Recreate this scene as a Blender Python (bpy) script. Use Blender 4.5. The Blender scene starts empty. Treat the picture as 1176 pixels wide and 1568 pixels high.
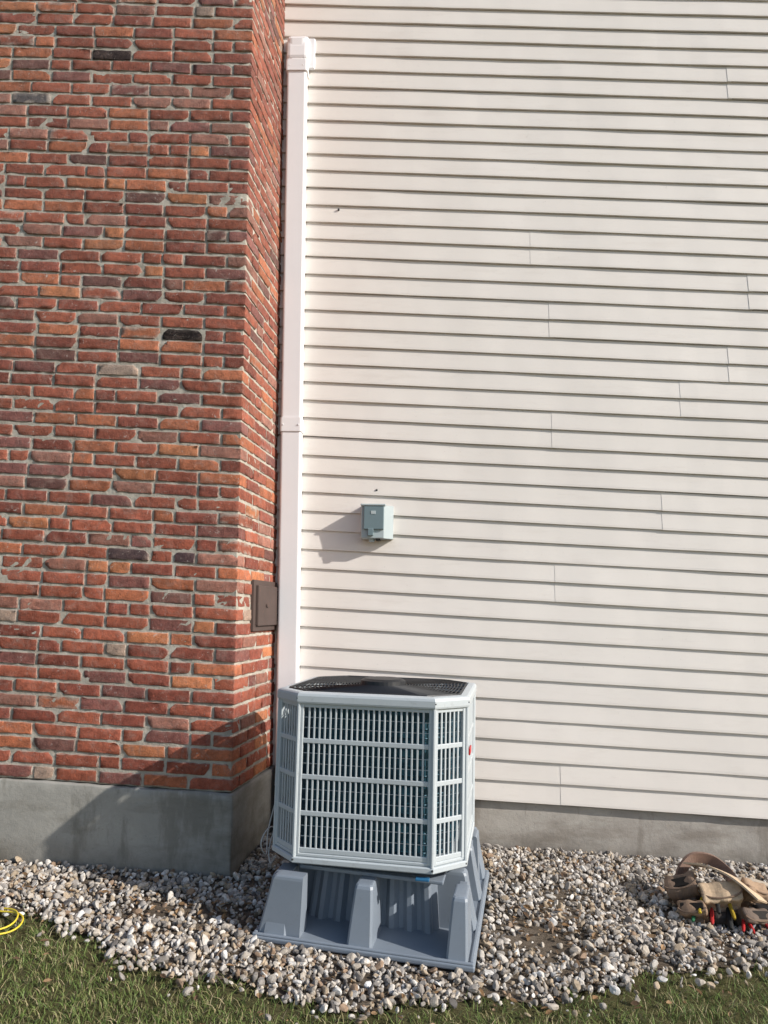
import bpy, math, random
import numpy as np
from mathutils import Vector, Matrix
random.seed(7); rng=np.random.default_rng(7)
D=bpy.data; S=bpy.context.scene
K=0.040   # the lot and the old house run slightly downhill to the right
# ---------------------------------------------------------------- node helpers
class NT:
    def __init__(s,name,rough=0.6,spec=0.4):
        s.m=D.materials.new(name); s.m.use_nodes=True; s.t=s.m.node_tree
        s.b=s.t.nodes['Principled BSDF']; s.b.inputs['Roughness'].default_value=rough
        s.b.inputs['Specular IOR Level'].default_value=spec
        s.co=s.n('ShaderNodeTexCoord').outputs['Object']
    def n(s,t): return s.t.nodes.new(t)
    def l(s,a,b): s.t.links.new(a,b)
    def setv(s,inp,v):
        if hasattr(v,'is_linked') or hasattr(v,'links'): s.l(v,inp)
        elif isinstance(v,(tuple,list)): inp.default_value=tuple(v)+((1,) if len(v)==3 and inp.type=='RGBA' else ())
        else: inp.default_value=v
    def noise(s,scale,detail=4,rough=.55,sc=None,dist=0):
        n=s.n('ShaderNodeTexNoise'); n.inputs['Scale'].default_value=scale; n.inputs['Detail'].default_value=detail
        n.inputs['Roughness'].default_value=rough; n.inputs['Distortion'].default_value=dist
        v=s.co
        if sc:
            mp=s.n('ShaderNodeMapping'); mp.inputs['Scale'].default_value=sc; s.l(v,mp.inputs['Vector']); v=mp.outputs[0]
        s.l(v,n.inputs['Vector']); return n.outputs['Fac']
    def ramp(s,f,stops):
        r=s.n('ShaderNodeValToRGB'); e=r.color_ramp.elements
        while len(e)<len(stops): e.new(.5)
        for i,(p,c) in enumerate(stops):
            e[i].position=p; c=c if isinstance(c,(tuple,list)) else (c,c,c); e[i].color=tuple(c[:3])+(1,)
        s.l(f,r.inputs[0]); return r.outputs[0]
    def mix(s,f,a,b,mode='MIX'):
        m=s.n('ShaderNodeMix'); m.data_type='RGBA'; m.blend_type=mode
        s.setv(m.inputs[0],f); s.setv(m.inputs[6],a); s.setv(m.inputs[7],b); return m.outputs[2]
    def attr(s,name='Col'):
        a=s.n('ShaderNodeAttribute'); a.attribute_name=name; return a.outputs['Color']
    def bump(s,h,strength=.5,dist=.002,prev=None):
        b=s.n('ShaderNodeBump'); b.inputs['Strength'].default_value=strength; b.inputs['Distance'].default_value=dist
        s.l(h,b.inputs['Height'])
        if prev is not None: s.l(prev,b.inputs['Normal'])
        s.l(b.outputs[0],s.b.inputs['Normal']); return b.outputs[0]
    def col(s,c): s.setv(s.b.inputs['Base Color'],c)
def paint(name,c,rough=.5,var=.12,bump=.15,bscale=400,spec=.4,metal=0,dirt=None):
    k=NT(name,rough,spec); k.b.inputs['Metallic'].default_value=metal
    d=dirt or tuple(x*(1-var*2.2) for x in c)
    o=k.mix(k.ramp(k.noise(6,6,.65),[(.35,0),(.75,1)]),c,tuple(x*(1-var) for x in c))
    o=k.mix(k.ramp(k.noise(38,5,.7),[(.58,0),(.75,.6)]),o,d)
    k.col(o); k.bump(k.noise(bscale,3),bump,.001); return k.m
# ---------------------------------------------------------------- mesh helpers
class MB:
    def __init__(s): s.V=[];s.L=[];s.N=[];s.C=[];s.M=[];s.n=0
    def add(s,V,F,col=(1,1,1),mi=0):
        V=np.asarray(V,float).reshape(-1,3); s.V.append(V)
        if isinstance(F,np.ndarray): groups=[F]
        else:
            d={}
            for f in F: d.setdefault(len(f),[]).append(f)
            groups=[np.array(g) for g in d.values()]
        for g in groups:
            s.L.append((g+s.n).ravel()); s.N.append(np.full(len(g),g.shape[1])); s.M.append(np.full(len(g),mi))
        c=np.asarray(col,float)
        if c.ndim==1: c=np.tile(c,(len(V),1))
        s.C.append(c); s.n+=len(V); return s
    def build(s,name,mats,smooth=False,parent=None):
        V=np.concatenate(s.V);L=np.concatenate(s.L);N=np.concatenate(s.N);C=np.concatenate(s.C);M=np.concatenate(s.M)
        me=D.meshes.new(name); me.vertices.add(len(V)); me.vertices.foreach_set('co',V.ravel())
        me.loops.add(len(L)); me.loops.foreach_set('vertex_index',L.astype(np.int32))
        me.polygons.add(len(N)); st=np.concatenate([[0],np.cumsum(N)[:-1]])
        me.polygons.foreach_set('loop_start',st.astype(np.int32))
        me.polygons.foreach_set('material_index',M.astype(np.int32))
        me.polygons.foreach_set('use_smooth',np.full(len(N),bool(smooth)))
        me.update(calc_edges=True)
        a=me.color_attributes.new('Col','FLOAT_COLOR','POINT')
        a.data.foreach_set('color',np.hstack([C,np.ones((len(C),1))]).ravel())
        me.validate()
        o=D.objects.new(name,me); S.collection.objects.link(o)
        for m in (mats if isinstance(mats,(list,tuple)) else [mats]): me.materials.append(m)
        if parent: o.parent=parent
        return o
_T={}
def topo(nx,ny,nz):
    k=(nx,ny,nz)
    if k in _T: return _T[k]
    idx={};pts=[]
    def g(i,j,l):
        if (i,j,l) not in idx: idx[(i,j,l)]=len(pts); pts.append((i,j,l))
        return idx[(i,j,l)]
    F=[]
    X,Y,Z=nx-1,ny-1,nz-1
    for j in range(Y):
        for l in range(Z):
            F.append((g(0,j,l),g(0,j,l+1),g(0,j+1,l+1),g(0,j+1,l)))
            F.append((g(X,j,l),g(X,j+1,l),g(X,j+1,l+1),g(X,j,l+1)))
    for i in range(X):
        for l in range(Z):
            F.append((g(i,0,l),g(i+1,0,l),g(i+1,0,l+1),g(i,0,l+1)))
            F.append((g(i,Y,l),g(i,Y,l+1),g(i+1,Y,l+1),g(i+1,Y,l)))
    for i in range(X):
        for j in range(Y):
            F.append((g(i,j,0),g(i,j+1,0),g(i+1,j+1,0),g(i+1,j,0)))
            F.append((g(i,j,Z),g(i+1,j,Z),g(i+1,j+1,Z),g(i,j+1,Z)))
    _T[k]=(np.array(pts),np.array(F)); return _T[k]
def rbox(lo,hi,r=.003,n=(1,1,1),q=1):
    lo=np.array(lo,float);hi=np.array(hi,float);r=min(r,.49*(hi-lo).min())
    ax=[]
    for a in range(3):
        inner=np.linspace(lo[a]+r,hi[a]-r,n[a]+1)
        rr=[lo[a]+r*t for t in ([0] if q==1 else [0,.4])]
        ax.append(np.concatenate([rr,inner,[hi[a]-(x-lo[a]) for x in rr[::-1]]]))
    P,F=topo(*[len(a) for a in ax])
    V=np.stack([ax[a][P[:,a]] for a in range(3)],1)
    I=np.clip(V,lo+r,hi-r); d=V-I; L=np.linalg.norm(d,axis=1,keepdims=True)
    V=np.where(L>1e-9,I+d/np.maximum(L,1e-9)*r,V)
    return V,F
def box(mb,lo,hi,r=.003,n=(1,1,1),M=None,col=(1,1,1),mi=0,q=1):
    V,F=rbox(lo,hi,r,n,q)
    if M is not None: V=xf(M,V)
    mb.add(V,F,col,mi)
def xf(M,V): M=np.array(M); return np.asarray(V)@M[:3,:3].T+M[:3,3]
def tube(mb,pts,r,n=8,closed=False,col=(1,1,1),mi=0):
    P=np.asarray(pts,float);m=len(P); R=np.full(m,r) if np.isscalar(r) else np.asarray(r)
    V=[]
    T=np.roll(P,-1,0)-np.roll(P,1,0)
    if not closed: T[0]=P[1]-P[0];T[-1]=P[-1]-P[-2]
    up=np.array([0,0,1.]); prev=None
    for i in range(m):
        t=T[i]/np.linalg.norm(T[i])
        if prev is None:
            a=up if abs(t[2])<.9 else np.array([1.,0,0])
            u=np.cross(t,a)
        else: u=prev-t*np.dot(prev,t)
        u/=np.linalg.norm(u);prev=u;w=np.cross(t,u)
        for k in range(n):
            an=2*math.pi*k/n; V.append(P[i]+R[i]*(u*math.cos(an)+w*math.sin(an)))
    F=[]
    for i in range(m if closed else m-1):
        j=(i+1)%m
        for k in range(n):
            F.append((i*n+k,i*n+(k+1)%n,j*n+(k+1)%n,j*n+k))
    if not closed: F+= [tuple(range(n))[::-1],tuple((m-1)*n+k for k in range(n))]
    mb.add(V,F,col,mi)
def curve(pts,k=6):
    P=np.array(pts,float); T=np.linspace(0,len(P)-1,len(P)*k); P=np.stack([np.interp(T,range(len(P)),P[:,c]) for c in range(3)],1)
    for _ in range(8): P[1:-1]=(P[:-2]+2*P[1:-1]+P[2:])/4
    return P
def frustum(mb,b,t,col=(1,1,1),mi=0):
    mb.add(list(b)+list(t),[(0,3,2,1),(4,5,6,7),(0,1,5,4),(1,2,6,5),(2,3,7,6),(3,0,4,7)],col,mi)
def empty(name,loc=(0,0,0),rot=(0,0,0)):
    e=D.objects.new(name,None); e.location=loc; e.rotation_euler=rot; e.empty_display_size=.1; S.collection.objects.link(e); return e
def gz(x,y): return -K*np.clip(x,-6,6)-.055*np.clip(-.35-np.asarray(y,float),0,3)
# ---------------------------------------------------------------- materials
def m_brick():
    k=NT('brick_clay',.92,.12)
    c=k.attr()
    c=k.mix(.85,c,k.ramp(k.noise(24,9,.75,dist=.6),[(.3,(.50,.46,.46)),(.5,(1,1,1)),(.72,(1.55,1.4,1.3))]),'MULTIPLY')
    c=k.mix(k.ramp(k.noise(85,4,.75),[(.56,0),(.70,.6)]),c,(.08,.045,.038))
    c=k.mix(k.ramp(k.noise(13,10,.8,dist=1.0),[(.50,0),(.68,.5)]),c,(.34,.24,.20))
    c=k.mix(k.ramp(k.noise(36,9,.85,dist=.5),[(.59,0),(.67,.95)]),c,(.60,.54,.49))
    sx=k.n('ShaderNodeSeparateXYZ'); k.l(k.co,sx.inputs[0])
    mr=k.n('ShaderNodeMapRange'); k.l(sx.outputs[2],mr.inputs[0]); mr.inputs[1].default_value=.8; mr.inputs[2].default_value=4.5; mr.inputs[3].default_value=0; mr.inputs[4].default_value=.16
    c=k.mix(mr.outputs[0],c,(.22,.15,.14))
    k.col(c)
    p=k.bump(k.noise(32,8,.75),1,.008)
    k.bump(k.noise(150,5,.75),.9,.0028,p)
    return k.m
def m_mortar():
    k=NT('mortar',.95,.1)
    c=k.ramp(k.noise(12,8,.7),[(.3,(.28,.25,.205)),(.55,(.44,.405,.345)),(.75,(.58,.54,.48))])
    k.col(c); p=k.bump(k.noise(45,6,.7),1,.006); k.bump(k.noise(300,3),.6,.0015,p); return k.m
def m_concrete(name,a,b,st=(.16,.145,.115)):
    k=NT(name,.9,.2)
    c=k.mix(k.ramp(k.noise(3.5,8,.65,dist=.4),[(.32,0),(.68,1)]),a,b)
    c=k.mix(k.ramp(k.noise(2.2,6,.65,(1,1,3.5)),[(.48,0),(.66,.6)]),c,st)
    c=k.mix(k.ramp(k.noise(1.6,7,.7,(3,1,.8)),[(.54,0),(.62,.45)]),c,tuple(x*.8 for x in st))
    c=k.mix(k.ramp(k.noise(70,5,.75),[(.6,0),(.72,.5)]),c,(.12,.11,.10))
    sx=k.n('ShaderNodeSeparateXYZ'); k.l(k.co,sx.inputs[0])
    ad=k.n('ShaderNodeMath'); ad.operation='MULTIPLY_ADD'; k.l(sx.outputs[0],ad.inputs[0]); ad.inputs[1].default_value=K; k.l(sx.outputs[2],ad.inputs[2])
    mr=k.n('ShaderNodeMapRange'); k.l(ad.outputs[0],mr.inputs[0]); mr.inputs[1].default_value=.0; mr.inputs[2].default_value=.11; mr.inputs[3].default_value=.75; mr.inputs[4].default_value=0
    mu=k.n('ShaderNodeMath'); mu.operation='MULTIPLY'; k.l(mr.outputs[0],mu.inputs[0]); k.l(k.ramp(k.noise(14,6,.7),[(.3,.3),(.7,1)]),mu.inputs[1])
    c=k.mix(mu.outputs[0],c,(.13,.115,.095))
    k.col(c); p=k.bump(k.noise(18,7,.7),.6,.006); k.bump(k.noise(220,3,.6),.5,.0012,p); return k.m
def m_siding():
    k=NT('vinyl_siding',.5,.35)
    c=k.mix(k.ramp(k.noise(1.3,5,.6),[(.3,0),(.7,1)]),(.775,.725,.675),(.72,.67,.62))
    c=k.mix(k.ramp(k.noise(5,7,.75,(.5,1,3)),[(.54,0),(.75,.4)]),c,(.60,.54,.48))
    c=k.mix(k.ramp(k.noise(60,4,.7),[(.66,0),(.74,.35)]),c,(.42,.38,.32))
    k.col(c)
    p=k.bump(k.noise(1,6,.65,(7,60,240),dist=.3),.30,.0016)
    k.bump(k.noise(2.2,2,.5),.35,.02,p); return k.m
def m_stone():
    k=NT('gravel_stone',.85,.25)
    c=k.mix(.8,k.attr(),k.ramp(k.noise(70,5,.7),[(.3,(.5,.46,.41)),(.6,(1.05,1.05,1.05))]),'MULTIPLY')
    k.col(c); k.bump(k.noise(260,4,.7),.5,.0015); return k.m
def m_soil(name,a,b,c3):
    k=NT(name,1,.05)
    c=k.ramp(k.noise(9,9,.75),[(.3,a),(.5,b),(.7,c3)])
    c=k.mix(k.ramp(k.noise(120,4,.7),[(.5,0),(.66,.7)]),c,(.05,.038,.027))
    k.col(c); p=k.bump(k.noise(60,8,.8),1,.012); k.bump(k.noise(400,3),.8,.002,p); return k.m
def m_attr(name,rough=.8,spec=.2):
    k=NT(name,rough,spec); c=k.mix(.5,k.attr(),k.ramp(k.noise(90,4,.7),[(.3,(.6,.6,.6)),(.65,(1.1,1.1,1.1))]),'MULTIPLY'); k.col(c)
    k.bump(k.noise(180,4,.7),.4,.001); return k.m
BR=m_brick();MO=m_mortar();SD=m_siding();ST=m_stone()
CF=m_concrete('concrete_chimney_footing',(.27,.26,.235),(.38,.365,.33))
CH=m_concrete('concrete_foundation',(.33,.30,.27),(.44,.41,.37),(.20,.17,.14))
SOILG=m_soil('lawn_soil',(.07,.066,.03),(.115,.108,.048),(.15,.135,.07))
SOIL=m_soil('gravel_soil',(.10,.078,.056),(.16,.128,.097),(.235,.195,.155))
GRS=m_attr('grass_blade',.6,.3); LEAF=m_attr('dry_leaf',.8,.15)
PVC=paint('white_pvc',(.80,.79,.80),.35,.03,.03)
ACP=paint('ac_grey_paint',(.49,.53,.55),.38,.06,.05,dirt=(.36,.37,.37))
BLK=paint('black_coated_steel',(.018,.019,.022),.45,.1,.1)
INT=paint('dark_interior',(.02,.022,.025),.8)
RIS=paint('grey_plastic',(.215,.25,.295),.42,.08,.15,dirt=(.17,.18,.19))
BOXM=paint('grey_box_paint',(.42,.48,.49),.45,.06,.05)
BOXL=paint('grey_box_cover',(.16,.22,.24),.45,.06,.05)
RUST=paint('brown_cast_iron',(.085,.058,.05),.7,.25,.5,80,dirt=(.15,.07,.045))
YEL=paint('yellow_cord_rubber',(.75,.58,.05),.5,.05); WIRE=paint('wire_jacket',(.6,.6,.58),.5)
DARK=paint('dark_trim',(.03,.03,.03),.8)
def m_coil():
    k=NT('coil_fins',.5,.5); k.b.inputs['Metallic'].default_value=.3
    k.col(k.mix(k.ramp(k.noise(30,3,.6),[(.3,0),(.7,1)]),(.006,.045,.072),(.014,.075,.11)))
    return k.m
COIL=m_coil()
# ---------------------------------------------------------------- brick chimney
chim=empty('brick_chimney')
YF=-.6
def xc(z): return -.757-.0126*(z-.36)
def xb(z): return -.682-.0185*(z-.36)
def bmap(V):
    s,d,z=V[:,0],V[:,1],V[:,2]
    x=xc(z)+np.clip(d,-.05,.7)/.6*(xb(z)-xc(z))-s
    return np.stack([x,YF+d,z-K*(x+.757)],1)
pal=[((.295,.095,.062),28),((.33,.108,.068),26),((.245,.080,.058),20),((.40,.145,.078),12),((.215,.092,.080),10),((.47,.19,.095),4),((.31,.15,.115),8),((.15,.075,.065),3),((.34,.26,.21),2)]
pc=[p[0] for p in pal];pw=np.array([p[1] for p in pal],float);pw/=pw.sum()
bm_=MB();CO=.0612;MG=.0112
special=[(.337,2.393,(.006,.006,.006)),(.755,3.82,(.012,.011,.012)),(1.15,3.59,(.10,.10,.105)),(.20,1.40,(.08,.05,.055)),(.47,1.40,(.09,.06,.062))]
def brick(s0,s1,d0,d1,z0,z1):
    dz=rng.normal(0,.0009); out=rng.normal(0,.0013)
    lo=np.array([s0,d0,z0]);hi=np.array([s1,d1,z1])
    nx=max(1,int((s1-s0)/.022));ny=max(1,int((d1-d0)/.022))
    V,F=rbox(lo,hi,rng.uniform(.0025,.005),(nx,ny,3))
    edge=((np.abs(V[:,2]-z0)<.0026)|(np.abs(V[:,2]-z1)<.0026)|(np.abs(V[:,0]-s1)<.0026)|((np.abs(V[:,0]-s0)<.0026)&(s0>0)))
    V=V+rng.normal(0,.0010,V.shape); V[:,2]+=dz+(V[:,0]-s0+V[:,1]-d0)*rng.normal(0,.008)
    if d0<=0.0: V[:,1]+=out
    if s0<=0.0: V[:,0]+=out
    for _ in range(2):
        if rng.random()<.28:
            c=np.array([rng.choice([s0,s1]),rng.choice([d0,d1]) if s0<=0 else d0,rng.choice([z0,z1])])
            dd=np.linalg.norm(V-c,axis=1); w=np.clip(1-dd/rng.uniform(.012,.03),0,1)[:,None]; V=V+(lo+hi-2*c)/2*w*.18
    V=bmap(V)
    c=np.array(pc[rng.choice(len(pc),p=pw)])*rng.uniform(.8,1.2)
    if z0<1.5: c=c*np.array([1.08,1.03,1.0])
    if d0<=0:
        for (a,zz,cc) in special:
            if s0<=a<s1 and z0-.006<=zz<z1+.0055: c=np.array(cc)
    C=np.tile(c,(len(V),1))
    e=edge&(rng.random(len(V))<.8); w=rng.uniform(.1,1,len(V))[:,None]*e[:,None]
    if c[0]<.02: w*=.1
    C=C*(1-w)+np.array([.42,.37,.32])*w
    bm_.add(V,F[:,::-1],C)
nc=int((5.6-.37)/CO)
LB=.187;LH=.089
for i in range(nc):
    z0=.372+i*CO;z1=z0+CO-MG
    A,B=(LB,LH) if i%2==0 else (LH,LB)
    brick(0,A,0,B,z0,z1)
    s=A+MG
    while s<2.7:
        L=LB if rng.random()>.16 else LH
        L+=rng.normal(0,.003)
        brick(s,s+L,0,.05,z0,z1); s+=L+MG+rng.uniform(-.001,.002)
    d=B+MG
    while d<.6:
        L=min(LB if rng.random()>.1 else LH,.605-d)
        if L<.02: break
        brick(0,.05,d,d+L,z0,z1); d+=L+MG
bm_.build('bricks',BR,True,chim)
mm=MB()
V,F=rbox((.0045,.0045,.366),(2.9,.62,5.6),.004,(80,16,140))
V=V+rng.normal(0,.0013,V.shape); mm.add(bmap(V),F[:,::-1]); mm.build('mortar_core',MO,True,chim)
fm=MB()
V,F=rbox((-.012,-.016,-.3),(2.9,.62,.362),.008,(70,16,18)); V=V+rng.normal(0,.0011,V.shape)
top=V[:,2]>.34; V[top,2]+=rng.normal(0,.002,top.sum())
s,d,z=V[:,0],V[:,1],V[:,2]
x=-.757-s+np.clip(d,0,.7)/.6*.075; V=np.stack([x,YF+d,z-K*(x+.757)],1)
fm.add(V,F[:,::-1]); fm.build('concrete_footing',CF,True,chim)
co=MB()
def side(V):
    V=np.asarray(V); z=V[:,2]; x=xc(z)+V[:,1]/.6*(xb(z)-xc(z))+V[:,0]
    return np.stack([x,YF+V[:,1],z],1)
def sbox(lo,hi,r=.003,mi=0):
    V,F=rbox(lo,hi,r,(1,2,2)); co.add(side(V),F,(1,1,1),mi)
sbox((-.02,.20,1.055),(.012,.565,1.30),.003)
sbox((.010,.23,1.08),(.026,.53,1.275),.004)
sbox((.024,.34,1.17),(.034,.375,1.185),.003)
sbox((.008,.53,1.10),(.032,.55,1.135),.003);sbox((.008,.53,1.22),(.032,.55,1.255),.003)
co.build('chimney_cleanout_door',[RUST],False)
# ---------------------------------------------------------------- house
house=empty('siding_house')
seams={0:[.78],5:[.76],7:[1.32],9:[.75],10:[1.43],11:[1.69],12:[.74],13:[1.81],14:[.64],19:[1.74],2:[2.4],3:[2.9],17:[2.2]}
sm=MB(); Z0=.238; EX=.1016
def zb(x,c): return Z0+c*EX-K*x
for p in range(29):
    sx=seams.get(p,[rng.uniform(2.2,3.4)])+[ -3.0+rng.uniform(0,.6)]
    edges=sorted([-6]+sx+[6]); slip0=rng.normal(0,.0008)
    for e in range(len(edges)-1):
        a,b=edges[e],edges[e+1]; pro=-.0011*e
        if e<len(edges)-2: b+=.02
        xs=np.linspace(a,b,max(3,int((b-a)/.09)))
        ph=rng.uniform(0,6); wav=.0012*np.sin(xs*4.3+ph)+.0007*np.sin(xs*11+ph*2)+rng.normal(0,.0003,len(xs))
        dlt=np.interp(xs,[a,a+.03,b-.03,b],[0,1,1,0]); wav=wav*dlt
        sag=.0009*np.sin(xs*2.1+ph)+slip0+rng.normal(0,.0009)
        for h in range(2):
            c=2*p+h; z=zb(xs,c)+sag
            pr=[(.004,.0025),(-.0140,.0008),(-.0160,.0022),(-.0154,.014),(-.0040,EX+.001),(.004,EX+.003)]
            V=[];
            for (y,dz) in pr:
                V.append(np.stack([xs,y+pro+wav*(1 if dz<.05 else .5),z+dz],1))
            n=len(xs); F=[]
            for r in range(len(pr)-1):
                for i in range(n-1): F.append((r*n+i,r*n+i+1,(r+1)*n+i+1,(r+1)*n+i))
            F.append(tuple(r*n for r in range(len(pr)))[::-1])
            sm.add(np.concatenate(V),F)
sm.build('siding',SD,False,house)
hb=MB()
def shear(V): V=np.array(V); V[:,2]-=K*V[:,0]; return V
V,F=rbox((-6,.010,-.4),(6,.30,.232),.004,(120,2,10)); V=V+rng.normal(0,.0012,V.shape); hb.add(shear(V),F)
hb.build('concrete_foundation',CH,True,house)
hw=MB(); V,F=rbox((-6,.012,.236),(6,.28,6.1),.003); hw.add(shear(V),F); 
hw.build('wall_sheathing',DARK,False,house)
bt=MB()
for (x,z) in [(-.42,3.38),(-.178,1.80)]:
    box(bt,(x-.005,-.020,z-.005),(x+.005,-.008,z+.005),.003)
bt.build('siding_nail_heads',DARK,True,house)
# ---------------------------------------------------------------- line-set cover
lc=MB()
zc0,zc1=-.04,4.33
def lx(z): return -.668-.0166*(z-.73)
def prof(w,d,r=.012,n=5):
    P=[(0,0)]
    for k in range(n): a=math.pi-(k/(n-1))*math.pi/2; P.append((r+r*math.cos(a),-(d-r)-r*math.sin(a)))
    for k in range(n): a=math.pi/2-(k/(n-1))*math.pi/2; P.append((w-r+r*math.cos(a),-(d-r)-r*math.sin(a)))
    P.append((w,0)); return P
def channel(za,zb_,w,d,off=0,y0=-.012,seg=2,r=.012):
    P=prof(w,d,r);n=len(P);zs=np.linspace(za,zb_,seg+1);V=[]
    for z in zs:
        for (x,y) in P: V.append((lx(z)+x+off,y0+y,z))
    F=[]
    for s in range(seg):
        for i in range(n-1): F.append((s*n+i,s*n+i+1,(s+1)*n+i+1,(s+1)*n+i))
        F.append((s*n+n-1,s*n,(s+1)*n,(s+1)*n+n-1))
    F+=[tuple(range(n))[::-1],tuple(seg*n+i for i in range(n))]
    lc.add(V,F)
channel(zc0,zc1-.01,.108,.066,seg=30)
channel(2.10,2.175,.117,.071,-.0045,seg=2)
channel(4.17,4.235,.122,.074,-.007,seg=2)
channel(4.235,4.37,.114,.068,-.003,r=.03)
z=4.30
box(lc,(lx(z)-.012,-.03,4.22),(lx(z)+.150,-.010,4.41),.008,q=2)
V,F=rbox((0,-.085,4.24),(.125,-.012,4.40),.022,(2,2,2),2); V[:,0]+=lx(z)-.006
w=np.clip((V[:,2]-4.3)/.1,0,1); V[:,1]+=w*.018; lc.add(V,F)
for (zz,dx) in [(2.135,.012),(2.135,.094),(4.2,.015),(4.2,.09)]:
    box(lc,(lx(zz)+dx-.004,-.088,zz-.004),(lx(zz)+dx+.004,-.081,zz+.004),.003)
lc.build('line_set_cover',PVC,False)
# ---------------------------------------------------------------- electrical disconnect
db=MB(); x0,x1,z0,z1=-.252,-.086,1.535,1.71
box(db,(x0,-.09,z0),(x1-.045,-.012,z1),.004,mi=0)
frustum(db,[(x1-.046,-.088,z0+.001),(x1,-.052,z0+.001),(x1,-.012,z0+.001),(x1-.046,-.012,z0+.001)],
           [(x1-.046,-.088,z1-.001),(x1,-.052,z1-.001),(x1,-.012,z1-.001),(x1-.046,-.012,z1-.001)])
box(db,(x0+.012,-.102,z0+.045),(x1-.048,-.088,z1-.006),.004,mi=1)
box(db,(x0-.004,-.106,z1-.006),(x1-.040,-.012,z1+.004),.003,mi=0)
box(db,(x0+.035,-.106,z0+.012),(x0+.065,-.088,z0+.050),.003,mi=1)
box(db,(x0+.05,-.104,z0+.125),(x0+.075,-.1015,z0+.142),.001,mi=0)
tube(db,[(x0+.055,-.055,z0+.005),(x0+.055,-.055,z0-.016)],.016,12,mi=0)
box(db,(x0+.075,-.08,z0-.008),(x0+.10,-.02,z0+.002),.002,mi=2)
db.build('electrical_disconnect_box',[BOXM,BOXL,DARK])
# ---------------------------------------------------------------- air conditioner
TH=math.radians(8)
ac=empty('air_conditioner',(-.106,-.72,.232),(0,.006,-TH)); ac.scale=(.995,1,1.046)
H=.592;h=.37;c=.112;f=h-c
oct_=[(-f,-h),(f,-h),(h,-f),(h,f),(f,h),(-f,h),(-h,f),(-h,-f)]
def octslab(mb,z0,z1,off,bev=.004,mi=0,cap=True):
    def ring(o,z): return [(x*(h+o)/h,y*(h+o)/h,z) for (x,y) in oct_]
    L=[ring(off-bev,z0),ring(off,z0+bev),ring(off,z1-bev),ring(off-bev,z1)]
    V=[p for r in L for p in r];F=[]
    for r in range(3):
        for i in range(8): j=(i+1)%8; F.append((r*8+i,r*8+j,(r+1)*8+j,(r+1)*8+i))
    F.append(tuple(range(8))[::-1])
    if cap: F.append(tuple(24+i for i in range(8)))
    mb.add(V,F,mi=mi)
g=MB()
octslab(g,0,.022,.008); octslab(g,.022,.036,.001)
rows=4; za,zt=.036,.556; bh=.017; rh=(zt-za-bh*(rows+1))/rows
def seg(A,B,post=.019):
    A=np.array(A);B=np.array(B);t=B-A;L=np.linalg.norm(t);t/=L;nrm=np.array([t[1],-t[0]])
    M=np.eye(4);M[:2,0]=t;M[:2,1]=-nrm;M[:2,3]=A
    bx=lambda a,b,y0,y1,z0,z1,r=.0015,mi=0: box(g,(a,y0,z0),(b,y1,z1),r,M=M,mi=mi)
    bx(0.0,post,-.002,.014,.03,.56,.003); bx(L-post,L,-.002,.014,.03,.56,.003)
    for r in range(rows+1):
        z=za+r*(rh+bh); bx(post-.001,L-post+.001,.0005,.010,z,z+bh,.002)
    nb=int(round((L-2*post)/.0212)); sp=(L-2*post)/nb
    for r in range(rows):
        z=za+bh+r*(rh+bh)
        for i in range(1,nb):
            x_=post+sp*i
            bx(x_-.0036,x_+.0036,.002,.008,z-.001,z+rh+.001,.0015)
        for q in range(1,3):
            zz=z+rh*q/3; bx(post,L-post,.012,.0145,zz-.0013,zz+.0013,.0006)
for i in range(8): seg(oct_[i],oct_[(i+1)%8])
for (x,y) in oct_: tube(g,[(x*1.001,y*1.001,.02),(x*1.001,y*1.001,.565)],.0075,8)
g.build('cabinet_grille',ACP,False,ac)
cl=MB()
s=(h-.055)/h
V=[(x*s,y*s,z) for z in (.03,.55) for (x,y) in oct_]
cl.add(V,[(i,(i+1)%8,8+(i+1)%8,8+i) for i in range(8)])
for zz in np.linspace(.05,.54,16):
    P=[(x*s*1.006,y*s*1.006,zz) for (x,y) in oct_]; tube(cl,P,.0025,6,True)
cl.build('condenser_coil',COIL,False,ac)
ld=MB()
def oset(o,z):
    hh=h+o; ff=f+o*(math.sqrt(2)-1)
    return [(-ff,-hh,z),(ff,-hh,z),(hh,-ff,z),(hh,ff,z),(ff,hh,z),(-ff,hh,z),(-hh,ff,z),(-hh,-ff,z)]
L=[oset(o,z) for (o,z) in [(0,.552),(.009,.554),(.011,.560),(.011,.580),(.0075,.588),(0,.592),(-.022,.594),(-.026,.592),(-.028,.586),(-.030,.545)]]
V=[p for r in L for p in r]
ld.add(V,[(r*8+i,r*8+(i+1)%8,(r+1)*8+(i+1)%8,(r+1)*8+i) for r in range(len(L)-1) for i in range(8)])
ld.build('top_lid',ACP,False,ac)
sc=MB()
for (x,y) in oct_[:4]:
    box(sc,(x*1.02-.004,y*1.02-.004,.568),(x*1.02+.004,y*1.02+.004,.574),.003); box(sc,(x*1.01-.004,y*1.02-.006,.009),(x*1.01+.004,y*1.02+.004,.016),.003)
sc.build('lid_screws',BLK,True,ac)
fg=MB()
def sq(u,a):
    hh=h-.028; r=1/max(abs(math.cos(a))/hh,abs(math.sin(a))/hh,(abs(math.cos(a))+abs(math.sin(a)))/(hh+hh-c*.95))
    r=r*u*u+.33*(1-u*u); return u*r
def dome(u): return .592+.006*(1-u*u)
for u in np.arange(.16,1.0,.036):
    tube(fg,[(sq(u,a)*math.cos(a),sq(u,a)*math.sin(a),dome(u)) for a in np.linspace(0,2*math.pi,56,endpoint=False)],.0021,5,True)
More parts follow.
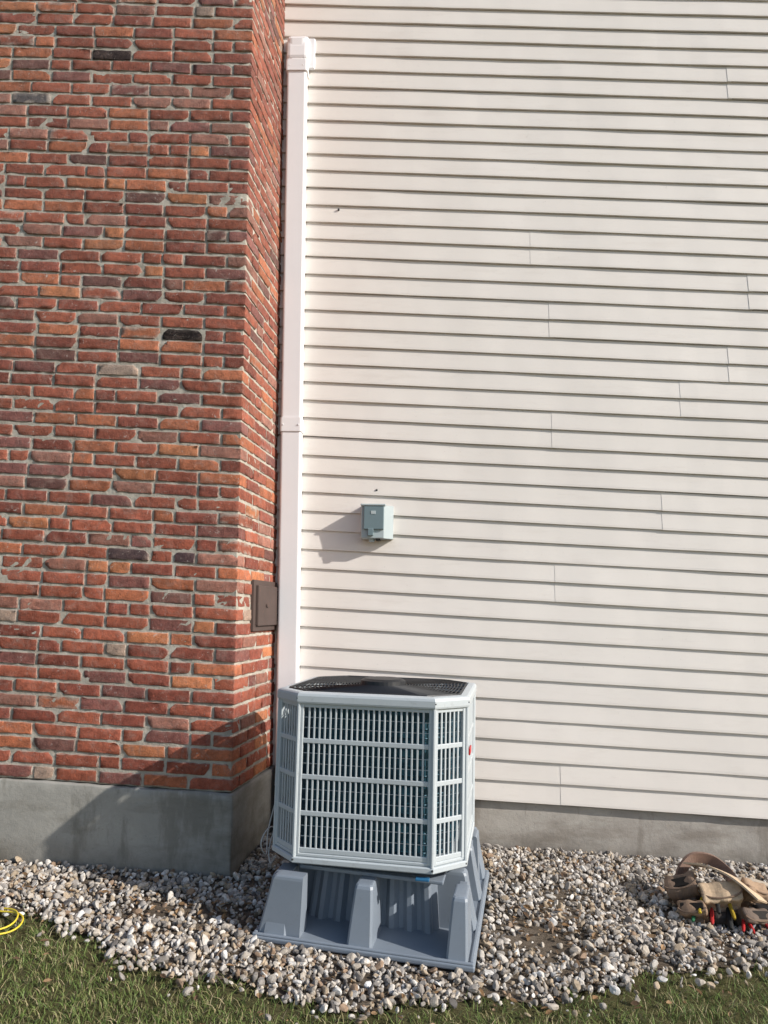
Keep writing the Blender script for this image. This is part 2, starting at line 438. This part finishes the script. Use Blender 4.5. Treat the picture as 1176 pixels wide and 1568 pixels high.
for a in np.linspace(0,2*math.pi,16,endpoint=False):
    tube(fg,[(sq(u,a)*math.cos(a),sq(u,a)*math.sin(a),dome(u)-.003) for u in np.linspace(.12,1.01,7)],.0028,6)
tube(fg,[(sq(.995,a)*math.cos(a),sq(.995,a)*math.sin(a),.593) for a in np.linspace(0,2*math.pi,64,endpoint=False)],.004,6,True)
tube(fg,[(0,0,.594),(0,0,.613)],[.096,.094],32); tube(fg,[(0,0,.613),(0,0,.621)],[.094,.078],32)
fg.build('fan_guard',BLK,False,ac)
fb=MB(); tube(fb,[(0,0,.44),(0,0,.53)],.06,20)
for kk in range(4):
    a0=kk*math.pi/2;V=[]
    for j,r in enumerate(np.linspace(.05,.30,6)):
        for q in (0,1):
            a=a0+(q-.5)*.9; V.append((r*math.cos(a),r*math.sin(a),.47+(.05 if q else 0)))
    fb.add(V,[(2*j,2*j+1,2*j+3,2*j+2) for j in range(5)])
V=[(x*.84,y*.84,.30) for (x,y) in oct_]; fb.add(V,[tuple(range(8))])
fb.build('fan',INT,False,ac)
bd=MB(); box(bd,(h+.001,-.13,.36),(h+.008,-.05,.385),.002); 
RED=paint('red_badge',(.5,.03,.03),.4); bd.build('badge',RED,False,ac)
bl=MB(); box(bl,(.20,-.385,-.022),(.25,-.36,-.014),.002); 
BLU=paint('blue_label',(.03,.15,.3),.4); bl.build('blue_label',BLU,False,ac)
ft=MB()
for (x,y) in [(-.26,-.27),(.26,-.27),(.26,.27),(-.26,.27)]: box(ft,(x-.04,y-.04,-.014),(x+.04,y+.04,.002),.004)
ft.build('rubber_feet',BLK,False,ac)
# ---------------------------------------------------------------- stand
sx_,sy_=-.085,-.765; TS=math.radians(9.5)
stn=empty('condenser_stand',(sx_,sy_,float(gz(sx_,sy_))+.006),(math.radians(2.2),.030,-TS))
r_=MB(); wx,wy=.40,.425
V,F=rbox((-wx,-wy,0),(wx,wy,.020),.006,(2,2,1),2); r_.add(V,F)
for (a,b) in [((-wx+.004,-wy+.004),(wx-.004,-wy+.018)),((-wx+.004,wy-.018),(wx-.004,wy-.004)),((-wx+.004,-wy+.02),(-wx+.018,wy-.02)),((wx-.018,-wy+.02),(wx-.004,wy-.02))]:
    box(r_,(a[0],a[1],.018),(b[0],b[1],.028),.004)
TOP=.229
def wall(z,ins):
    P=[]
    X=wx-.16-ins;Y=wy-.20-ins
    def edge(p,q,n):
        p=np.array(p);q=np.array(q);t=(q-p)/np.linalg.norm(q-p);nr=np.array([t[1],-t[0]])
        for i in range(n):
            u=i/n; w=.010*(1 if (i//2)%2 else -1); P.append(tuple(p+(q-p)*u+nr*w)+(z,))
    edge((-X,-Y),(X,-Y),28);edge((X,-Y),(X,Y),28);edge((X,Y),(-X,Y),28);edge((-X,Y),(-X,-Y),28)
    return P
A_=wall(.018,0);B_=wall(TOP,.02);n=len(A_)
r_.add(A_+B_,[(i,(i+1)%n,n+(i+1)%n,n+i) for i in range(n)]+[tuple(n+i for i in range(n))])
def pillar(cx,cy,ox,oy,wb=.056,wt=.036,htop=TOP+.002,dp=.13):
    t=(-oy,ox)
    def P(u,v,z): return (cx+ox*u+t[0]*v,cy+oy*u+t[1]*v,z)
    lv=[(.0185,.030,wb),(htop*.55,.006,(wb+wt)/2),(htop-.014,-.012,wt),(htop-.005,-.017,wt-.002),(htop-.001,-.024,wt-.005),(htop,-.034,wt-.010)]
    V=[];r=.008
    for (z,u,w) in lv:
        V+= [P(-dp,-w,z),P(u-r,-w,z),P(u,-w+r,z),P(u,w-r,z),P(u-r,w,z),P(-dp,w,z)]
    F=[]
    for k in range(len(lv)-1):
        for i in range(6): j=(i+1)%6; F.append((k*6+i,k*6+j,(k+1)*6+j,(k+1)*6+i))
    F.append(tuple((len(lv)-1)*6+i for i in range(6)))
    r_.add(V,F)
for px,w_ in ((-.318,.046),(-.005,.046),(.338,.038)): 
    pillar(px,-wy+.045,0,-1,w_,w_*.72,TOP-.012); pillar(-px,wy-.045,0,1,w_,w_*.72,TOP-.006)
for py in (-.13,.14,.36): pillar(wx-.045,py,1,0,.042,.030,TOP-.004); pillar(-wx+.045,-py,-1,0,.042,.030,TOP-.004)
for px in (-.318,-.005,.338):
    for sgn in (-1,1): box(r_,(px*(-sgn)-.016,min(sgn*.2,sgn*.30),.02),(px*(-sgn)+.016,max(sgn*.2,sgn*.30),TOP-.02),.003)
box(r_,(-.27,-.285,TOP-.012),(.27,.285,TOP+.002),.004)
r_.build('stand_body',RIS,False,stn)
# ---------------------------------------------------------------- cables
wr=MB()
tube(wr,curve([(-.50,-.50,.62),(-.535,-.60,.50),(-.55,-.68,.35),(-.575,-.72,.24),(-.555,-.80,.16),(-.585,-.84,.23),(-.55,-.80,.30),(-.50,-.72,.24)]),.0026,6)
tube(wr,curve([(-.49,-.44,.40),(-.54,-.56,.30),(-.58,-.66,.16),(-.56,-.70,.10),(-.53,-.75,.16)]),.0028,6)
wr.build('low_voltage_cable',WIRE,True)
rl=MB(); 
for dx in (0,.03):
    tube(rl,curve([(-.63+dx,-.055,.3),(-.63+dx,-.06,.16),(-.58+dx,-.12,.10),(-.48+dx,-.24,.16),(-.40+dx,-.34,.34)]),.012,8)
rl.build('refrigerant_line',BLK,True)
yc=MB(); pts=[]
for a in np.linspace(-2.4,2.6,34): 
    X_=-1.51+.145*math.cos(a);Y_=-1.165+.095*math.sin(a); pts.append((X_,Y_,float(gz(X_,Y_))+.022+.006*math.sin(3*a)))
tube(yc,pts,.0034,6); tube(yc,[(p[0]-.03,p[1]+.020,p[2]+.004) for p in pts],.0034,6)
yc.build('yellow_extension_cord',YEL,True)
# ---------------------------------------------------------------- ground
gd=MB(); xs=np.concatenate([[-60,-20,-6],np.linspace(-4,4,60),[6,20,60]]); ys=np.concatenate([[-60,-15,-5],np.linspace(-3.4,.4,36),[5,60]])
XX,YY=np.meshgrid(xs,ys,indexing='ij'); ZZ=gz(XX,YY)-.006
V=np.stack([XX,YY,ZZ],2).reshape(-1,3);nx,ny=len(xs),len(ys)
F=np.array([(i*ny+j,(i+1)*ny+j,(i+1)*ny+j+1,i*ny+j+1) for i in range(nx-1) for j in range(ny-1)])
gd.add(V,F); gd.build('ground',SOILG,True)
BX=[-4,-2.5,-1.44,-1.1,-.78,-.5,-.23,.1,.37,.85,1.3,2.0,4]; BY=[-.78,-.88,-1.04,-1.22,-1.36,-1.45,-1.48,-1.45,-1.38,-1.19,-1.0,-.85,-.78]
def edge_y(x): return np.interp(x,BX,BY)+.03*np.sin(x*9)+.02*np.sin(x*23+1)
gm=MB(); xs=np.linspace(-4,4,160); t=np.linspace(0,1,40)
V=[]
for x in xs:
    e=float(edge_y(x))+.03
    for u in t:
        y=e+(.2-e)*u; V.append((x,y,float(gz(x,y))+.004+.005*math.sin(x*5+y*7)*math.sin(y*11)*min(1,u*8)-.004*(u==0)))
m=len(t); F=np.array([(i*m+j,(i+1)*m+j,(i+1)*m+j+1,i*m+j+1) for i in range(len(xs)-1) for j in range(m-1)])
gm.add(V,F,mi=1)
import bmesh
b=bmesh.new(); bmesh.ops.create_icosphere(b,subdivisions=2,radius=1); b.verts.ensure_lookup_table()
IV=np.array([v.co for v in b.verts]); IF=np.array([[v.index for v in f.verts] for f in b.faces]); b.free()
var=[]
for k in range(14):
    v=IV.copy()
    for q in range(8):
        nrm=rng.normal(size=3);nrm/=np.linalg.norm(nrm);dd=rng.uniform(.45,.8)
        pr=v@nrm; ov=np.clip(pr-dd,0,None); v=v-ov[:,None]*nrm*.95
    v*=1+rng.normal(0,.02,(len(v),1)); var.append(v)
var=np.array(var)
def bare(x,y):
    G=lambda cx,cy,sx,sy,a: a*np.exp(-(((x-cx)/sx)**2+((y-cy)/sy)**2))
    patch=.5+.5*np.sin(x*7.3+2*np.sin(y*5))*np.sin(y*9.1+1.5*np.sin(x*6))
    return np.maximum.reduce([G(.52,-.95,.18,.20,1),G(.66,-.60,.12,.12,.9),G(-.85,-.95,.30,.08,.9),G(.25,-.72,.25,.10,.7),G(1.0,-.35,.3,.06,.5),.45*patch**3])
def scatter(NS):
    x=rng.uniform(-2.8,3.0,NS); e=edge_y(x); y=e-.12+(0.0-e+.12)*rng.random(NS)
    keep=rng.random(NS)<(-(e-.12))/1.7
    keep&=~((x<-.745+.05)&(y>-.625)&(x<xc(.1)+(y+.6)/.6*.075+.02))
    dist=y-e; keep&=rng.random(NS)<np.clip(.45+dist/.09,.035,1)
    keep&=rng.random(NS)>bare(x,y)*.97
    cx,sx=math.cos(-TS),math.sin(-TS); dx,dy=x-sx_,y-sy_; lx_=dx*cx+dy*sx; ly=-dx*sx+dy*cx
    keep&=~((abs(lx_)<wx+.006)&(abs(ly)<wy+.006))
    return x[keep],y[keep]
x,y=scatter(52000); n=len(x)
sz=np.clip(rng.lognormal(math.log(.0090),.36,n),.004,.021)
scl=np.stack([sz*rng.uniform(.95,1.4,n),sz*rng.uniform(.75,1.0,n),sz*rng.uniform(.5,.8,n)],1)
q=rng.normal(size=(n,4)); q[:,1:3]*=.5; q/=np.linalg.norm(q,axis=1,keepdims=True); w,a,b2,c2=q.T
R=np.stack([1-2*(b2*b2+c2*c2),2*(a*b2-c2*w),2*(a*c2+b2*w),2*(a*b2+c2*w),1-2*(a*a+c2*c2),2*(b2*c2-a*w),2*(a*c2-b2*w),2*(b2*c2+a*w),1-2*(a*a+b2*b2)],1).reshape(-1,3,3)
vi=rng.integers(0,len(var),n); vv=var[vi]*scl[:,None,:]; vv=np.einsum('nij,nkj->nki',R,vv)
lift=rng.random(n)*.010
pos=np.stack([x,y,gz(x,y)+.004+sz*.35+lift],1); vv=vv+pos[:,None,:]
sp=np.array([(.62,.58,.53),(.49,.435,.37),(.37,.34,.31),(.43,.345,.25),(.26,.235,.21),(.30,.21,.145),(.70,.68,.65),(.13,.12,.115)]); spw=np.array([.20,.2,.18,.15,.11,.07,.07,.02]);spw/=spw.sum()
colr=sp[rng.choice(len(sp),n,p=spw)]*rng.uniform(.8,1.12,(n,1))
FF=(IF[None]+(np.arange(n)*len(IV))[:,None,None]).reshape(-1,3)
gm.add(vv.reshape(-1,3),FF,np.repeat(colr,len(IV),0),0)
gm.build('gravel',[ST,SOIL],False)
# grass
N=130000
x=rng.uniform(-2.8,3.0,N); e=edge_y(x); y=-2.25+(e+.09+2.25)*rng.random(N)
tuft=(np.sin(x*31+3*np.sin(y*17))*np.sin(y*37+2*np.sin(x*13))+1)/2
keep=rng.random(N)<(.25+.75*tuft)*np.clip((e+.06-y)/.20,.04,1); x,y=x[keep],y[keep];n=len(x)
hgt=rng.uniform(.010,.034,n);an=rng.uniform(0,2*math.pi,n);wd=rng.uniform(.0008,.0016,n);ln=hgt*rng.uniform(.3,1.8,n);la=rng.uniform(0,2*math.pi,n)
px=np.cos(an)*wd;py=np.sin(an)*wd;lxx=np.cos(la)*ln;lyy=np.sin(la)*ln;g0=gz(x,y)-.006
def pt(u,s,hf): return np.stack([x+lxx*u+px*s,y+lyy*u+py*s,g0+hgt*hf],1)
V=np.stack([pt(0,-1,0),pt(0,1,0),pt(.3,.8,.6),pt(.3,-.8,.6),pt(1,0,1)],1).reshape(-1,3)
o5=np.arange(n)*5
gcol=np.array([(.15,.21,.055),(.115,.17,.045),(.21,.23,.08),(.34,.29,.15),(.42,.35,.21)])[rng.choice(5,n,p=[.31,.25,.18,.14,.12])]*rng.uniform(.8,1.2,(n,1))
gr=MB()
gr.add(V,np.stack([o5,o5+1,o5+2,o5+3],1),np.repeat(gcol,5,0))
gr.L.append((np.stack([o5+3,o5+2,o5+4],1)).ravel()); gr.N.append(np.full(n,3)); gr.M.append(np.zeros(n,int))
gr.build('grass',GRS,False)
lf=MB()
for k in range(620):
    xx=rng.uniform(-1.9,2.2); ey=float(edge_y(xx)); yy=rng.uniform(ey-.3,-.05) 
    if rng.random()<.5: yy=ey+rng.normal(.05,.13)
    if rng.random()<.25: xx,yy=rng.normal(.50,.2),rng.normal(-.9,.16)
    if rng.random()<.15: xx,yy=rng.normal(-.9,.3),rng.normal(-.95,.08)
    if xx<-.72 and yy>-.64: continue
    if abs(xx-sx_)<.5 and abs(yy-sy_)<.5: continue
    if yy>-.03: continue
    s_=rng.uniform(.006,.018);a=rng.uniform(0,6.28);M=Matrix.Translation((xx,yy,float(gz(xx,yy))+rng.uniform(.012,.030)))@Matrix.Rotation(a,4,'Z')@Matrix.Rotation(rng.normal(0,.4),4,'X')@Matrix.Rotation(rng.normal(0,.4),4,'Y')
    V=np.array([(-1,0,.15),(-.4,.45,.3),(.3,.5,.25),(1,0,.1),(.3,-.5,.3),(-.4,-.42,.25),(-.3,0,0),(.4,0,0)])*s_
    lf.add(xf(M,V),[(0,6,1),(1,6,7,2),(2,7,3),(3,7,4),(4,7,6,5),(5,6,0)],np.array([(.20,.12,.06),(.28,.18,.10),(.12,.075,.045)][rng.integers(3)])*rng.uniform(.8,1.2))
lf.build('fallen_leaves',LEAF,False)
# ---------------------------------------------------------------- tool belt
LE=m_attr('worn_leather',.75,.25)
tb=MB(); tp=empty('tool_belt',(1.34,-.70,float(gz(1.34,-.70))+.012),(0,0,.05))
TAN=(.52,.38,.25);DT=(.22,.15,.105);DKB=(.05,.04,.035);BLK_=(.02,.02,.022)
def pouch(loc,rot,size,col,open_=True):
    M=Matrix.Translation(loc)@Matrix.Rotation(rot[2],4,'Z')@Matrix.Rotation(rot[1],4,'Y')@Matrix.Rotation(rot[0],4,'X')
    w,d,hh=size
    V,F=rbox((-w/2,-d/2,0),(w/2,d/2,hh),.010,(10,6,10),2)
    u=V[:,2]/hh; V[:,0]*=.82+.25*u; V[:,1]*=.75+.45*np.sin(np.clip(u,0,1)*2.2)
    V+=.0035*np.sin(V[:,[1,2,0]]*70+w*90)+.002*np.sin(V[:,[2,0,1]]*150+d*300)
    tb.add(xf(M,V),F,col)
    V,F=rbox((-w*.34,-d*.78,hh*.10),(w*.34,-d*.35,hh*.62),.009,(5,3,5),2); V+=.002*np.sin(V[:,[1,2,0]]*90); tb.add(xf(M,V),F,tuple(c_*.8 for c_ in col))
    tube(tb,xf(M,curve([(-w*.54,-d*.1,hh),( -w*.4,-d*.52,hh*1.01),(w*.4,-d*.52,hh*1.01),(w*.54,-d*.1,hh)],3)),.0035,6,col=DT)
    tube(tb,xf(M,np.array([(-w*.34,-d*.80,hh*.62),(w*.34,-d*.80,hh*.62)])),.003,6,col=DT)
    if open_:
        V,F=rbox((-w*.44,-d*.3,hh*.97),(w*.44,d*.3,hh*1.006),.004); tb.add(xf(M,V),F,(.015,.012,.01))
def strap(pts,w,col,th=.004,upv=(0,0,1)):
    P=curve(pts)
    V=[]
    for i in range(len(P)):
        t=P[min(i+1,len(P)-1)]-P[max(i-1,0)];t/=np.linalg.norm(t)
        s=np.cross(t,upv); s/=max(1e-6,np.linalg.norm(s)); nn=np.cross(s,t)
        for (a,b) in ((-1,-1),(1,-1),(1,1),(-1,1)): V.append(P[i]+s*a*w/2+nn*b*th/2)
    m=len(P);F=[(i*4+k,i*4+(k+1)%4,(i+1)*4+(k+1)%4,(i+1)*4+k) for i in range(m-1) for k in range(4)]+[(3,2,1,0),(m*4-4,m*4-3,m*4-2,m*4-1)]
    tb.add(V,F,col)
pouch((-.035,.07,.025),(.70,-.15,-.12),(.15,.075,.14),TAN,False)
pouch((-.13,.13,.02),(.55,-.35,-.4),(.12,.07,.13),DT)
pouch((.06,.10,.02),(.6,.35,.35),(.12,.06,.13),(.34,.23,.15),False)
pouch((-.14,.03,.00),(.85,-.2,-.5),(.10,.05,.11),(.27,.18,.12))
pouch((.03,-.01,.00),(.9,.1,.2),(.11,.05,.10),(.15,.11,.085))
# broad tan suede bib folded forward over the pouches
strap([(-.10,.17,.165),(-.055,.115,.178),(.005,.05,.165),(.05,-.005,.135),(.085,-.055,.10)],.135,(.58,.44,.30),.007,(0,.5,1))
strap([(-.17,.12,.05),(-.15,.18,.13),(-.08,.22,.185),(.01,.22,.175),(.07,.17,.12),(.08,.12,.07)],.045,(.20,.13,.10),.013,(0,1,.25))
strap([(.06,.12,.12),(.13,.11,.125),(.22,.10,.10),(.32,.08,.07),(.45,.06,.04)],.055,(.46,.39,.31),.006)
strap([(.08,.02,.06),(.16,-.02,.055),(.26,-.02,.04),(.38,-.05,.03),(.48,-.07,.02)],.05,BLK_,.006)
strap([(.10,-.05,.03),(.2,-.08,.03),(.27,-.05,.05),(.36,.0,.06),(.47,.0,.05)],.045,DKB,.006)
strap([(.18,.12,.02),(.20,.08,.10),(.225,.0,.11),(.24,-.06,.02)],.03,BLK_,.005)
def tool(p,q,r,col,tip=None):
    p=np.array(p);q=np.array(q); t=np.linspace(0,1,9)[:,None]; tube(tb,p+(q-p)*t,[r*.55,r*.9,r,r*.85,r*.95,r*.95,r*.9,r*.75,r*.5],10,col=col)
    if tip: 
        d=(q-p)/np.linalg.norm(q-p); tube(tb,[q-d*.005,q+d*tip],r*.28,8,col=(.35,.35,.36))
tool((-.175,-.07,.060),(-.125,.02,.085),.009,(.50,.36,.03),.03)
tool((-.140,-.10,.030),(-.105,-.02,.06),.008,(.38,.02,.02),.03)
tool((-.105,-.085,.065),(-.075,.0,.09),.009,(.02,.02,.02),.03)
tool((-.20,-.06,.025),(-.15,.02,.05),.008,(.03,.15,.07),.03)
tool((-.075,-.12,.02),(-.04,-.02,.06),.011,(.02,.02,.02),.03)
tool((-.05,-.10,.05),(-.03,-.0,.09),.008,(.35,.24,.02),.03)
for (xa,xe,ya,cc) in [(-.030,.012,-.125,(.42,.02,.02)),(.005,.016,-.14,(.42,.02,.02)),(.050,.05,-.10,(.03,.03,.04)),(.085,.06,-.115,(.30,.02,.02))]:
    tool((xa,ya,.014),(xe,-.045,.05),.0068,cc,.03)
tool((-.02,-.15,.016),(.05,-.07,.03),.005,(.2,.2,.21),.02)
tool((-.12,-.13,.012),(-.06,-.09,.012),.006,(.12,.12,.13),.03)
box(tb,(.02,-.09,.02),(.08,-.04,.06),.012,(2,2,2),col=(.03,.03,.035))
box(tb,(-.11,-.06,.01),(-.03,-.01,.05),.012,(2,2,2),col=(.05,.04,.035))
tb.build('pouches_and_tools',LE,False,tp)
# ---------------------------------------------------------------- light
sd=Vector((.207,-.080,.125)).normalized()
L=D.lights.new('sun','SUN'); L.energy=5; L.angle=math.radians(.7); L.color=(1,.95,.88)
so=D.objects.new('sun',L); so.rotation_euler=sd.to_track_quat('Z','Y').to_euler(); S.collection.objects.link(so)
W=D.worlds.new('World'); S.world=W; W.use_nodes=True; nt=W.node_tree; bg=nt.nodes['Background']
sk=nt.nodes.new('ShaderNodeTexSky'); sk.sky_type='NISHITA'; sk.sun_disc=False
sk.sun_elevation=math.asin(sd.z); sk.sun_rotation=math.atan2(sd.x,sd.y)
nt.links.new(sk.outputs[0],bg.inputs[0]); bg.inputs[1].default_value=.15
S.view_settings.view_transform='Standard'; S.view_settings.look='None'; S.view_settings.exposure=0
# ---------------------------------------------------------------- camera
ps=math.radians(2);ph=math.radians(6.5);ro=.018
fw=Vector((-math.sin(ps)*math.cos(ph),math.cos(ps)*math.cos(ph),math.sin(ph)))
rt=Vector((math.cos(ps),math.sin(ps),0)); up=rt.cross(fw)
r2=rt*math.cos(ro)+up*math.sin(ro); u2=-rt*math.sin(ro)+up*math.cos(ro)
M=Matrix((r2,u2,-fw)).transposed().to_4x4(); M.translation=Vector((0,-3.9,1.17))
cd=D.cameras.new('camera'); cam=D.objects.new('camera',cd); S.collection.objects.link(cam); cam.matrix_world=M
cd.sensor_fit='VERTICAL'; cd.sensor_height=36; cd.sensor_width=27; cd.lens=26.0; cd.shift_y=.0128; cd.clip_end=500; cd.clip_start=.02
S.camera=cam
